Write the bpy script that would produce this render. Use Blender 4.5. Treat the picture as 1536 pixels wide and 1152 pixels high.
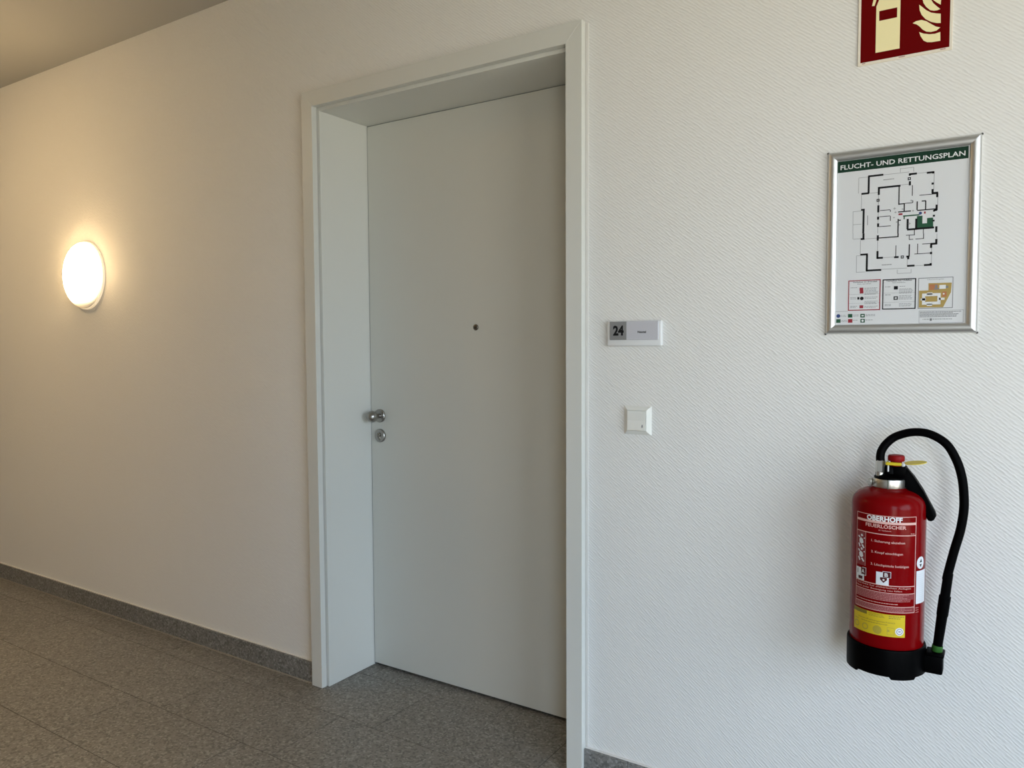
import bpy, bmesh, math, random
from mathutils import Vector, Matrix

# ------------------------------------------------------------------ scene, camera, light
for o in list(bpy.data.objects):
    bpy.data.objects.remove(o)
scene = bpy.context.scene
COL = scene.collection
random.seed(4)

# camera (image 1536 x 1152, focal length 1157 px)
yaw, pitch, roll = 0.5766, -0.0525, -0.0050
cy_, sy_, cp_, sp_ = math.cos(yaw), math.sin(yaw), math.cos(pitch), math.sin(pitch)
fwd = Vector((-sy_ * cp_, cy_ * cp_, sp_))
rgt = Vector((cy_, sy_, 0.0))
up = rgt.cross(fwd)
r2 = rgt * math.cos(roll) + up * math.sin(roll)
u2 = up * math.cos(roll) - rgt * math.sin(roll)
cam_data = bpy.data.cameras.new('camera')
cam_data.sensor_fit = 'HORIZONTAL'
cam_data.sensor_width = 36.0
cam_data.lens = 1157.05 / 1536.0 * 36.0
cam_data.clip_start = 0.02
cam = bpy.data.objects.new('camera', cam_data)
COL.objects.link(cam)
rot = Matrix((r2, u2, -fwd)).transposed()
cam.matrix_world = Matrix.Translation((0.0, -2.0467, 1.3164)) @ rot.to_4x4()
scene.camera = cam

# room extents
XL, XR, YF, ZC = -7.2, 2.1, -3.3, 2.7
XC, YC = -1.25, -2.15           # left of XC the hall narrows to a corridor whose far wall stands at YC
# stairwell windows: one in the end wall on the right (y range), one behind the viewer (x range)
WY0, WY1, WZ0, WZ1 = -3.15, -0.75, 0.12, 2.30
VX0, VX1 = 0.80, 1.85

# sky: even overcast dome above the horizon, dull ground below it
world = bpy.data.worlds.new('overcast_sky')
scene.world = world
world.use_nodes = True
wn = world.node_tree
wn.nodes.clear()
wo = wn.nodes.new('ShaderNodeOutputWorld')
wb = wn.nodes.new('ShaderNodeBackground')
wtc = wn.nodes.new('ShaderNodeTexCoord')
wsx = wn.nodes.new('ShaderNodeSeparateXYZ')
wr = wn.nodes.new('ShaderNodeValToRGB')
wmr = wn.nodes.new('ShaderNodeMapRange')
wmr.inputs['From Min'].default_value = -0.06
wmr.inputs['From Max'].default_value = 0.06
wr.color_ramp.elements[0].color = (0.86, 0.76, 0.65, 1)
wr.color_ramp.elements[1].color = (0.715, 0.815, 1.0, 1)
wn.links.new(wtc.outputs['Generated'], wsx.inputs[0])
wn.links.new(wsx.outputs['Z'], wmr.inputs['Value'])
wn.links.new(wmr.outputs[0], wr.inputs[0])
wn.links.new(wr.outputs[0], wb.inputs['Color'])
wb.inputs['Strength'].default_value = 12.0
wn.links.new(wb.outputs[0], wo.inputs[0])

# portals: guide the sky light through the window openings
def portal(name, loc, direction, w, h):
    l = bpy.data.lights.new(name, 'AREA')
    l.shape = 'RECTANGLE'
    l.size, l.size_y = w, h
    l.cycles.is_portal = True
    o = bpy.data.objects.new(name, l)
    COL.objects.link(o)
    o.location = loc
    o.rotation_euler = Vector(direction).to_track_quat('-Z', 'Z').to_euler()
portal('window_portal', (XR + 0.12, (WY0 + WY1) / 2, (WZ0 + WZ1) / 2), (-1, 0, 0), WY1 - WY0, WZ1 - WZ0)
portal('window_portal', ((VX0 + VX1) / 2, YF - 0.12, (WZ0 + WZ1) / 2), (0, 1, 0), VX1 - VX0, WZ1 - WZ0)

vs = scene.view_settings
vs.view_transform = 'Standard'
vs.look = 'None'
vs.gamma = 1.0
vs.use_curve_mapping = False
vs.exposure = 0.0
scene.cycles.max_bounces = 9
scene.cycles.diffuse_bounces = 7
scene.cycles.transparent_max_bounces = 16
LAMP_STRENGTH = 100.0
CEILING_LAMP_STRENGTH = 54.0
LAMP_COLOR = (1.0, 0.70, 0.36)

# ------------------------------------------------------------------ helpers
ORIGIN = {}

def finish(name, me, mat, parent=None, smooth=None):
    o = bpy.data.objects.new(name, me)
    COL.objects.link(o)
    if mat is not None:
        me.materials.append(mat)
    org = Vector((0, 0, 0))
    if parent is not None:
        org = ORIGIN.get(parent.name, Vector((0, 0, 0)))
        if org.length > 0:
            me.transform(Matrix.Translation(-org))
        o.parent = parent
    ORIGIN[o.name] = org
    if smooth is not None:
        for p in me.polygons:
            p.use_smooth = True
        if smooth < 180:
            me.set_sharp_from_angle(angle=math.radians(smooth))
    return o

def obj(name, bm, mat, parent=None, smooth=None):
    bmesh.ops.recalc_face_normals(bm, faces=bm.faces[:])
    me = bpy.data.meshes.new(name)
    bm.to_mesh(me)
    bm.free()
    return finish(name, me, mat, parent, smooth)

def thing(name, loc, label=None, cat=None, kind=None):
    o = bpy.data.objects.new(name, None)
    o.empty_display_size = 0.05
    COL.objects.link(o)
    o.location = loc
    ORIGIN[o.name] = Vector(loc)
    if label:
        o['label'] = label
    if cat:
        o['category'] = cat
    if kind:
        o['kind'] = kind
    return o

def box(bm, x0, x1, y0, y1, z0, z1, bev=0.0, seg=2):
    m = Matrix.Translation(((x0 + x1) / 2, (y0 + y1) / 2, (z0 + z1) / 2)) @ Matrix.Diagonal((abs(x1 - x0), abs(y1 - y0), abs(z1 - z0), 1))
    r = bmesh.ops.create_cube(bm, size=1.0, matrix=m)
    if bev > 0:
        es = list({e for v in r['verts'] for e in v.link_edges})
        bmesh.ops.bevel(bm, geom=es, offset=bev, segments=seg, profile=0.5, affect='EDGES')
    return r

def lathe(bm, prof, axis_o=(0, 0, 0), axis='Z', seg=48, cap=True):
    """prof: list of (radius, height along axis)."""
    rings = []
    ox, oy, oz = axis_o
    for r, h in prof:
        ring = []
        for i in range(seg):
            a = 2 * math.pi * i / seg
            c, s = r * math.cos(a), r * math.sin(a)
            if axis == 'Z':
                co = (ox + c, oy + s, oz + h)
            else:                                     # along -Y
                co = (ox + c, oy - h, oz + s)
            ring.append(bm.verts.new(co))
        rings.append(ring)
    for a, b in zip(rings[:-1], rings[1:]):
        for i in range(seg):
            j = (i + 1) % seg
            bm.faces.new((a[i], a[j], b[j], b[i]))
    if cap:
        bm.faces.new(rings[0])
        bm.faces.new(list(reversed(rings[-1])))

def smooth_path(pts, n=8):
    P = [Vector(p) for p in pts]
    out = []
    for i in range(len(P) - 1):
        p0, p1, p2 = P[max(i - 1, 0)], P[i], P[i + 1]
        p3 = P[min(i + 2, len(P) - 1)]
        for k in range(n):
            t = k / n
            out.append(0.5 * ((2 * p1) + (p2 - p0) * t + (2 * p0 - 5 * p1 + 4 * p2 - p3) * t * t + (-p0 + 3 * p1 - 3 * p2 + p3) * t ** 3))
    out.append(P[-1])
    return out

def tube(bm, pts, rad, seg=16):
    """pts list of Vectors, rad number or list."""
    pts = [Vector(p) for p in pts]
    if not isinstance(rad, (list, tuple)):
        rad = [rad] * len(pts)
    prev = None
    rings = []
    n = Vector((0, 1, 0))
    for i, p in enumerate(pts):
        t = (pts[min(i + 1, len(pts) - 1)] - pts[max(i - 1, 0)]).normalized()
        n = (n - t * n.dot(t))
        if n.length < 1e-5:
            n = t.orthogonal()
        n.normalize()
        b = t.cross(n)
        rings.append([bm.verts.new(p + (n * math.cos(2 * math.pi * k / seg) + b * math.sin(2 * math.pi * k / seg)) * rad[i]) for k in range(seg)])
    for a, b in zip(rings[:-1], rings[1:]):
        for k in range(seg):
            j = (k + 1) % seg
            bm.faces.new((a[k], a[j], b[j], b[k]))
    bm.faces.new(rings[0])
    bm.faces.new(list(reversed(rings[-1])))

def prism_xz(bm, poly, y0, y1, bev=0.0, seg=2):
    """polygon in X-Z pushed from y0 to y1."""
    a = [bm.verts.new((x, y0, z)) for x, z in poly]
    b = [bm.verts.new((x, y1, z)) for x, z in poly]
    n = len(poly)
    fs = [bm.faces.new(a), bm.faces.new(list(reversed(b)))]
    for i in range(n):
        j = (i + 1) % n
        fs.append(bm.faces.new((a[i], b[i], b[j], a[j])))
    if bev > 0:
        es = list({e for f in fs[:2] for e in f.edges})
        bmesh.ops.bevel(bm, geom=es, offset=bev, segments=seg, profile=0.5, affect='EDGES')

class Print:
    """flat print (s, z in mm) laid on a surface by a mapping (s, z, lift in mm) -> point"""
    def __init__(self, fn, lift, step=None):
        self.fn, self.lift, self.step = fn, lift, step
        self.v, self.f, self.g, self._in = [], [], [], 0
    def poly(self, pts):
        k = len(self.v)
        self.v += [(s, z) for s, z in pts]
        self.f.append(tuple(range(k, k + len(pts))))
    def rect(self, x0, z0, x1, z1):
        if x1 < x0:
            x0, x1 = x1, x0
        self.poly([(x0, z0), (x1, z0), (x1, z1), (x0, z1)])
    def frame(self, x0, z0, x1, z1, w):
        self.rect(x0, z0, x1, z0 + w); self.rect(x0, z1 - w, x1, z1)
        self.rect(x0, z0 + w, x0 + w, z1 - w); self.rect(x1 - w, z0 + w, x1, z1 - w)
    def line(self, w, x0, z0, x1, z1):
        h = w / 2
        if abs(x1 - x0) > abs(z1 - z0):
            self.rect(min(x0, x1), z0 - h, max(x0, x1), z0 + h)
        else:
            self.rect(x0 - h, min(z0, z1), x0 + h, max(z0, z1))
    def disc(self, x, z, rx, rz=None, n=20):
        rz = rz or rx
        self.poly([(x + rx * math.cos(2 * math.pi * i / n), z + rz * math.sin(2 * math.pi * i / n)) for i in range(n)])
    def ring(self, x, z, r0, r1, n=20):
        for i in range(n):
            a, b = 2 * math.pi * i / n, 2 * math.pi * (i + 1) / n
            self.poly([(x + r0 * math.cos(a), z + r0 * math.sin(a)), (x + r1 * math.cos(a), z + r1 * math.sin(a)), (x + r1 * math.cos(b), z + r1 * math.sin(b)), (x + r0 * math.cos(b), z + r0 * math.sin(b))])
    def text(self, body, x0, z0, x1, z1, bold=0.0):
        """text stretched into the box x0..x1, z0..z1 (cap height)"""
        cu = bpy.data.curves.new('txt', 'FONT')
        cu.body = body
        cu.size = 1.0
        cu.resolution_u = 2
        cu.offset = bold
        to = bpy.data.objects.new('txt', cu)
        me = to.to_mesh()
        vs_ = [v.co.copy() for v in me.vertices]
        ps = [tuple(p.vertices) for p in me.polygons]
        to.to_mesh_clear()
        bpy.data.objects.remove(to)
        bpy.data.curves.remove(cu)
        if not vs_:
            return
        mx0, mx1 = min(v.x for v in vs_), max(v.x for v in vs_)
        cap = 0.70
        k = len(self.v)
        for v in vs_:
            self.v.append((x0 + (v.x - mx0) / (mx1 - mx0) * (x1 - x0), z0 + v.y / cap * (z1 - z0)))
        for p in ps:
            self.f.append(tuple(i + k for i in p))
    def greek(self, x0, z0, x1, rows, pitch, h, seed=0, fill=0.75):
        """rows of tiny unreadable words as small bars, first row at z0 going down"""
        rr = random.Random(seed)
        for r in range(rows):
            z = z0 - r * pitch
            x = x0
            end = x1 - rr.random() * (x1 - x0) * 0.25
            while x < end:
                w = min(1.5 + rr.random() * 4.5, x1 - x)
                self.rect(x, z - h / 2, x + w, z + h / 2)
                x += w + 1.0 / fill * 0.7
    def _mesh(self, name, vs_, fs):
        b = bmesh.new()
        bv = [b.verts.new((x, z, 0.0)) for x, z in vs_]
        for f in fs:
            try:
                b.faces.new([bv[i] for i in f])
            except ValueError:
                pass
        if self.step:                                # cut so that the print follows a curved surface
            x0, x1 = min(v[0] for v in vs_), max(v[0] for v in vs_)
            k = math.floor(x0 / self.step) + 1
            while k * self.step < x1:
                bmesh.ops.bisect_plane(b, geom=b.verts[:] + b.edges[:] + b.faces[:], plane_co=(k * self.step, 0, 0), plane_no=(1, 0, 0), dist=1e-5)
                k += 1
        for v in b.verts:
            v.co = self.fn(v.co.x, v.co.y, self.lift)
        me = bpy.data.meshes.new(name)
        b.to_mesh(me)
        b.free()
        return me
    def build(self, name, mat, parent, each=False, stuff=False):
        if each:                                     # every printed shape its own object
            out = []
            ends = self.g + [len(self.f)]
            for a, b in zip(ends[:-1], ends[1:]):
                fs = self.f[a:b]
                if not fs:
                    continue
                ids = sorted({i for f in fs for i in f})
                mp_ = {k: n for n, k in enumerate(ids)}
                me = self._mesh(name, [self.v[i] for i in ids], [tuple(mp_[i] for i in f) for f in fs])
                out.append(finish(name, me, mat, parent))
            return out
        o = finish(name, self._mesh(name, self.v, self.f), mat, parent)
        if stuff:
            o['kind'] = 'stuff'
        return o

def _grouped(fn):
    def run(self, *a, **k):
        if self._in == 0:
            self.g.append(len(self.f))
        self._in += 1
        r = fn(self, *a, **k)
        self._in -= 1
        return r
    return run
for _n in ('poly', 'rect', 'frame', 'line', 'disc', 'ring', 'text', 'greek'):
    setattr(Print, _n, _grouped(getattr(Print, _n)))

# ------------------------------------------------------------------ materials
def mat(name, color, rough=0.5, metal=0.0, spec=0.5, coat=0.0):
    m = bpy.data.materials.new(name)
    m.use_nodes = True
    b = m.node_tree.nodes['Principled BSDF']
    b.inputs['Base Color'].default_value = (*color, 1)
    b.inputs['Roughness'].default_value = rough
    b.inputs['Metallic'].default_value = metal
    b.inputs['Specular IOR Level'].default_value = spec
    b.inputs['Coat Weight'].default_value = coat
    return m

def nodes(m):
    return m.node_tree, m.node_tree.nodes, m.node_tree.links, m.node_tree.nodes['Principled BSDF']

def math_node(nt, op, a, b=None, c=None):
    n = nt.nodes.new('ShaderNodeMath')
    n.operation = op
    for i, x in enumerate((a, b, c)):
        if x is None:
            continue
        if isinstance(x, (int, float)):
            n.inputs[i].default_value = x
        else:
            nt.links.new(x, n.inputs[i])
    return n.outputs[0]

def wallpaper_material():
    """white painted glass-fibre paper with short slanting ribs"""
    m = mat('white_ribbed_wallpaper', (0.80, 0.795, 0.775), 0.75, spec=0.25)
    nt, N, L, b = nodes(m)
    tc = N.new('ShaderNodeTexCoord')
    sx = N.new('ShaderNodeSeparateXYZ')
    L.new(tc.outputs['Object'], sx.inputs[0])
    a = math.radians(38)
    across = math_node(nt, 'ADD', math_node(nt, 'MULTIPLY', sx.outputs['X'], math.sin(a)), math_node(nt, 'MULTIPLY', sx.outputs['Z'], math.cos(a)))
    along = math_node(nt, 'SUBTRACT', math_node(nt, 'MULTIPLY', sx.outputs['X'], math.cos(a)), math_node(nt, 'MULTIPLY', sx.outputs['Z'], math.sin(a)))
    cv = N.new('ShaderNodeCombineXYZ')
    L.new(across, cv.inputs[0]); L.new(along, cv.inputs[1])
    mp = N.new('ShaderNodeMapping')
    mp.inputs['Scale'].default_value = (75, 34, 1)
    L.new(cv.outputs[0], mp.inputs['Vector'])
    nz = N.new('ShaderNodeTexNoise')
    nz.inputs['Scale'].default_value = 1.0
    nz.inputs['Detail'].default_value = 2.0
    L.new(mp.outputs[0], nz.inputs['Vector'])
    ph = math_node(nt, 'ADD', math_node(nt, 'MULTIPLY', across, 2 * math.pi / 0.0072), math_node(nt, 'MULTIPLY', nz.outputs[0], 7.0))
    wave = math_node(nt, 'SINE', ph)
    wave = math_node(nt, 'MULTIPLY_ADD', wave, 0.5, 0.5)
    amp = N.new('ShaderNodeTexNoise')
    amp.inputs['Scale'].default_value = 1.0
    mp2 = N.new('ShaderNodeMapping')
    mp2.inputs['Scale'].default_value = (130, 62, 1)
    mp2.inputs['Location'].default_value = (3, 8, 0)
    L.new(cv.outputs[0], mp2.inputs['Vector'])
    L.new(mp2.outputs[0], amp.inputs['Vector'])
    am = N.new('ShaderNodeMapRange')
    am.inputs['From Min'].default_value = 0.35
    am.inputs['From Max'].default_value = 0.65
    L.new(amp.outputs[0], am.inputs['Value'])
    h = math_node(nt, 'MULTIPLY', wave, math_node(nt, 'MULTIPLY_ADD', am.outputs[0], 0.85, 0.15))
    bp = N.new('ShaderNodeBump')
    bp.inputs['Strength'].default_value = 0.85
    bp.inputs['Distance'].default_value = 0.0009
    L.new(h, bp.inputs['Height'])
    L.new(bp.outputs[0], b.inputs['Normal'])
    return m

def stone_material(name, dark, mid, light, scale=1.0, rough=0.42):
    """fine speckled grey stone"""
    m = mat(name, mid, rough)
    nt, N, L, b = nodes(m)
    tc = N.new('ShaderNodeTexCoord')
    geo = N.new('ShaderNodeNewGeometry')
    v1 = N.new('ShaderNodeTexVoronoi')
    v1.inputs['Scale'].default_value = 150 * scale
    L.new(geo.outputs['Position'], v1.inputs['Vector'])
    r1 = N.new('ShaderNodeSeparateColor')
    L.new(v1.outputs['Color'], r1.inputs[0])
    cr = N.new('ShaderNodeValToRGB')
    e = cr.color_ramp.elements
    e[0].position = 0.0; e[0].color = (*dark, 1)
    e[1].position = 1.0; e[1].color = (*light, 1)
    for p, c in ((0.22, dark), (0.30, mid), (0.80, mid), (0.9, light)):
        x = e.new(p); x.color = (*c, 1)
    L.new(r1.outputs[0], cr.inputs[0])
    nz = N.new('ShaderNodeTexNoise')
    nz.inputs['Scale'].default_value = 420 * scale
    nz.inputs['Detail'].default_value = 3
    L.new(geo.outputs['Position'], nz.inputs['Vector'])
    oi = N.new('ShaderNodeObjectInfo')
    mr = N.new('ShaderNodeMapRange')
    mr.inputs['From Min'].default_value = 0.25
    mr.inputs['From Max'].default_value = 0.75
    mr.inputs['To Min'].default_value = 0.78
    mr.inputs['To Max'].default_value = 1.22
    L.new(nz.outputs[0], mr.inputs['Value'])
    k = math_node(nt, 'MULTIPLY', mr.outputs[0], math_node(nt, 'MULTIPLY_ADD', oi.outputs['Random'], 0.10, 0.95))
    mx = N.new('ShaderNodeMix')
    mx.data_type = 'RGBA'
    mx.blend_type = 'MULTIPLY'
    mx.inputs[0].default_value = 1.0
    L.new(cr.outputs[0], mx.inputs[6])
    L.new(k, mx.inputs[7])
    L.new(mx.outputs[2], b.inputs['Base Color'])
    return m

M = {}
M['wall'] = wallpaper_material()
M['plain_wall'] = mat('white_wall_paint', (0.80, 0.79, 0.77), 0.8, spec=0.2)
M['front_wall'] = mat('light_grey_wall_paint', (0.50, 0.49, 0.47), 0.8, spec=0.2)
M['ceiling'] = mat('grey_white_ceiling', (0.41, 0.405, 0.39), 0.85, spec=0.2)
M['tile'] = stone_material('speckled_stone_tile', (0.135, 0.126, 0.112), (0.215, 0.200, 0.178), (0.315, 0.298, 0.268))
M['skirting'] = stone_material('speckled_stone_skirting', (0.13, 0.128, 0.122), (0.205, 0.200, 0.190), (0.31, 0.305, 0.295), 1.0)
M['grout'] = mat('grey_grout', (0.085, 0.078, 0.07), 0.9, spec=0.1)
M['caulk'] = mat('pale_sealant', (0.72, 0.70, 0.67), 0.6)
M['floor_caulk'] = mat('grey_sealant', (0.30, 0.27, 0.23), 0.6)
M['casing'] = mat('off_white_door_frame', (0.675, 0.68, 0.645), 0.38)
M['leaf'] = mat('white_door_leaf', (0.615, 0.62, 0.58), 0.36)
M['seal'] = mat('grey_rubber_seal', (0.22, 0.24, 0.24), 0.7)
M['dark_seal'] = mat('black_rubber_seal', (0.012, 0.012, 0.013), 0.8)
M['steel'] = mat('brushed_steel', (0.36, 0.35, 0.33), 0.32, 1.0)
M['peep'] = mat('nickel_ring', (0.26, 0.24, 0.21), 0.2, 1.0)
M['lens'] = mat('dark_glass_lens', (0.02, 0.02, 0.02), 0.08)
M['alu'] = mat('satin_aluminium', (0.66, 0.66, 0.65), 0.42, 1.0)
M['win_frame'] = mat('grey_window_frame', (0.50, 0.51, 0.52), 0.45)

# ------------------------------------------------------------------ room shell
# doorway: casing outer -2.2434..-1.0685 x 2.2496, casing inner -2.189..-1.1225 x 2.1917
CXL, CXR, CZ = -2.2434, -1.0685, 2.2496
IXL, IXR, IZ = -2.189, -1.1225, 2.1917
JXL, JXR, JZ = -2.1765, -1.135, 2.1796
LY = 0.25                                   # door leaf front

bm = bmesh.new()
box(bm, XL, IXL - 0.02, 0, 0.36, -0.01, ZC)
box(bm, IXR + 0.02, XR + 0.3, 0, 0.36, -0.01, ZC)
box(bm, IXL - 0.02, IXR + 0.02, 0, 0.36, IZ + 0.02, ZC)
box(bm, IXL - 0.02, IXR + 0.02, 0.31, 0.36, -0.01, IZ + 0.02)
wb_ = obj('wall_back', bm, M['wall']); wb_['kind'] = 'structure'
wb_['label'] = 'white wall with fine slanting ribbed wallpaper around the door'

bm = bmesh.new()
box(bm, XL - 0.2, XC, YC - 0.3, YC, -0.01, ZC)
box(bm, XC - 0.3, XC, YF - 0.3, YC - 0.3, -0.01, ZC)
box(bm, XC, VX0, YF - 0.3, YF, -0.01, ZC)
box(bm, VX1, XR + 0.3, YF - 0.3, YF, -0.01, ZC)
box(bm, VX0, VX1, YF - 0.3, YF, -0.01, WZ0)
box(bm, VX0, VX1, YF - 0.3, YF, WZ1, ZC)
o = obj('wall_front', bm, M['front_wall']); o['kind'] = 'structure'
bm = bmesh.new(); box(bm, XL - 0.2, XL, YF, 0.36, -0.01, ZC)
o = obj('wall_left', bm, M['plain_wall']); o['kind'] = 'structure'
bm = bmesh.new()
box(bm, XR, XR + 0.3, YF, WY0, -0.01, ZC)
box(bm, XR, XR + 0.3, WY1, 0.0, -0.01, ZC)
box(bm, XR, XR + 0.3, WY0, WY1, -0.01, WZ0)
box(bm, XR, XR + 0.3, WY0, WY1, WZ1, ZC)
o = obj('wall_right', bm, M['plain_wall']); o['kind'] = 'structure'
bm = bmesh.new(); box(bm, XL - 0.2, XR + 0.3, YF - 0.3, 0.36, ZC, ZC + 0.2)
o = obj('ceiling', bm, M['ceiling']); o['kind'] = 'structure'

# floor: slab with grout, every stone tile its own piece
bm = bmesh.new(); box(bm, XL - 0.2, XR + 0.3, YF - 0.3, 0.36, -0.16, -0.0012)
floor = obj('floor', bm, M['grout']); floor['kind'] = 'structure'
floor['label'] = 'grey brown speckled stone tile floor laid in staggered rows'
TL, TW, J = 0.605, 0.304, 0.0022
tile_mesh = {}
def tile(x0, x1, y0, y1):
    x0, x1, y0, y1 = x0 + J / 2, x1 - J / 2, y0 + J / 2, y1 - J / 2
    w, d = x1 - x0, y1 - y0
    if w < 0.012 or d < 0.006:
        return
    key = (round(w, 3), round(d, 3))
    if key not in tile_mesh:
        b = bmesh.new()
        box(b, -w / 2, w / 2, -d / 2, d / 2, -0.006, 0.0, 0.0008, 1)
        bmesh.ops.recalc_face_normals(b, faces=b.faces[:])
        me = bpy.data.meshes.new('tile'); b.to_mesh(me); b.free()
        me.materials.append(M['tile'])
        tile_mesh[key] = me
    t = bpy.data.objects.new('tile', tile_mesh[key])
    COL.objects.link(t)
    t.location = ((x0 + x1) / 2, (y0 + y1) / 2, 0)
    t.parent = floor
def row(y0, y1, phase, xa, xb):
    n0 = math.floor((xa - phase) / TL)
    x = phase + n0 * TL
    while x < xb:
        tile(max(x, xa), min(x + TL, xb), y0, y1)
        x += TL
Y1 = -0.146
phases = [-2.571, -2.117, -2.574, -2.30, -2.72, -2.13, -2.60, -2.25, -2.75, -2.15, -2.5, -2.2]
for k in range(12):
    ya, yb = Y1 - TW * (k + 1), Y1 - TW * k
    ya = max(ya, YF)
    if yb - ya > 0.02:
        row(ya, yb, phases[k], XL if yb > YC + 0.05 else XC, XR)
row(Y1, -0.002, -1.208, XL, CXL + 0.05)
row(Y1, -0.002, -1.208, CXR - 0.05, XR)
row(Y1, Y1 + TW, -1.208, CXL + 0.05, CXR - 0.05)
row(Y1 + TW, 0.308, -2.117, IXL - 0.018, IXR + 0.018)

# stone skirting with its own pieces, pale sealant line above and below
def skirting(name, xa, xb, label):
    s = thing(name, ((xa + xb) / 2, 0, 0), label, None, 'structure')
    x = xb
    while x > xa + 0.01:
        x1 = max(x - TL, xa)
        b = bmesh.new(); box(b, x1 + 0.0008, x - 0.0008, -0.013, 0.0, 0.003, 0.0825, 0.0008, 1)
        obj('skirting_tile', b, M['skirting'], s)
        x = x1
    b = bmesh.new(); box(b, xa, xb, -0.0075, 0.0, 0.0825, 0.0862, 0.001, 1)
    obj('sealant_joint', b, M['caulk'], s)
    b = bmesh.new(); box(b, xa, xb, -0.0165, 0.0, -0.001, 0.0035, 0.001, 1)
    obj('floor_joint', b, M['floor_caulk'], s)
skirting('baseboard_left', XL, CXL - 0.0005, 'grey speckled stone skirting along the wall left of the door')
skirting('baseboard_right', CXR + 0.0005, XR, 'grey speckled stone skirting right of the door frame')

# ------------------------------------------------------------------ end wall window (the daylight)
glass = bpy.data.materials.new('window_glass')
glass.use_nodes = True
gn = glass.node_tree
gn.nodes.clear()
go = gn.nodes.new('ShaderNodeOutputMaterial'); gt = gn.nodes.new('ShaderNodeBsdfTransparent'); gg = gn.nodes.new('ShaderNodeBsdfGlossy')
gg.inputs['Roughness'].default_value = 0.02
gf = gn.nodes.new('ShaderNodeFresnel'); gf.inputs['IOR'].default_value = 1.35
gm = gn.nodes.new('ShaderNodeMixShader')
gt.inputs['Color'].default_value = (0.94, 0.97, 0.96, 1)
gn.links.new(gf.outputs[0], gm.inputs[0]); gn.links.new(gt.outputs[0], gm.inputs[1]); gn.links.new(gg.outputs[0], gm.inputs[2]); gn.links.new(gm.outputs[0], go.inputs[0])
def window(name, label, a0, a1, fixed, axis, panes):
    w = thing(name, (fixed, (a0 + a1) / 2, WZ0) if axis == 'Y' else ((a0 + a1) / 2, fixed, WZ0), label, None, 'structure')
    def bar(n, m, p0, p1, z0, z1, d0, d1, bev=0.004):
        bm = bmesh.new()
        if axis == 'Y':
            box(bm, fixed + d0, fixed + d1, p0, p1, z0, z1, bev, 1)
        else:
            box(bm, p0, p1, fixed + d0, fixed + d1, z0, z1, bev, 1)
        obj(n, bm, m, w)
    for p0, p1, z0, z1 in ((a0, a1, WZ0, WZ0 + 0.06), (a0, a1, WZ1 - 0.06, WZ1), (a0, a0 + 0.06, WZ0 + 0.06, WZ1 - 0.06), (a1 - 0.06, a1, WZ0 + 0.06, WZ1 - 0.06)):
        bar('frame_bar', M['win_frame'], p0, p1, z0, z1, -0.03, 0.03)
    pw = (a1 - a0 - 0.12) / panes
    for i in range(panes):
        p = a0 + 0.06 + i * pw
        bar('pane', glass, p + 0.002, p + pw - 0.002, WZ0 + 0.062, WZ1 - 0.062, -0.004, 0.004, 0)
        if i:
            bar('mullion', M['win_frame'], p - 0.028, p + 0.028, WZ0 + 0.06, WZ1 - 0.06, -0.03, 0.03)
window('window_1', 'large grey framed stairwell window in the end wall', WY0, WY1, XR + 0.17, 'Y', 3)
window('window_2', 'grey framed stairwell window in the wall behind the viewer', VX0, VX1, YF - 0.17, 'X', 1)

# unseen greenery added outside the end window to cut light from below
bm = bmesh.new()
hr = random.Random(9)
HN, HM = 60, 12
def added_hedge_pt(i, j):
    y = -13.0 + 17.0 * i / HN
    prof_ = [(6.30, -0.3), (6.26, 0.0), (6.24, 0.2), (6.26, 0.45), (6.32, 0.7), (6.45, 0.84), (6.65, 0.9), (6.85, 0.84), (6.95, 0.7), (6.98, 0.45), (7.0, 0.2), (6.98, 0.0), (6.94, -0.3)]
    x, z = prof_[j]
    return (x + hr.uniform(-.05, .05), y + hr.uniform(-.06, .06), z + hr.uniform(-.05, .05))
gv = [[bm.verts.new(added_hedge_pt(i, j)) for j in range(HM + 1)] for i in range(HN + 1)]
for i in range(HN):
    for j in range(HM):
        bm.faces.new((gv[i][j], gv[i + 1][j], gv[i + 1][j + 1], gv[i][j + 1]))
bm.faces.new(gv[0]); bm.faces.new(list(reversed(gv[-1])))
added_hedge = obj('added_hedge', bm, mat('added_hedge_green', (0.045, 0.075, 0.03), 0.7), None)
added_hedge['label'] = 'unseen dark green greenery added outside the end window to block low light'; added_hedge['category'] = 'added_hedge'

# ------------------------------------------------------------------ door
door = thing('door_1', ((CXL + CXR) / 2, 0, 0), 'plain white flush door deep in an off-white frame', None, 'structure')
T = 0.025
def casing_poly(name, poly):
    bm = bmesh.new()
    prism_xz(bm, poly, -T, -0.0005, 0.0008, 1)
    obj(name, bm, M['casing'], door)
casing_poly('casing', [(CXL, 0.001), (IXL, 0.001), (IXL, IZ), (CXL, CZ)])
casing_poly('casing', [(IXR, 0.001), (CXR, 0.001), (CXR, CZ), (IXR, IZ)])
casing_poly('casing', [(CXL, CZ), (IXL, IZ), (IXR, IZ), (CXR, CZ)])
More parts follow.
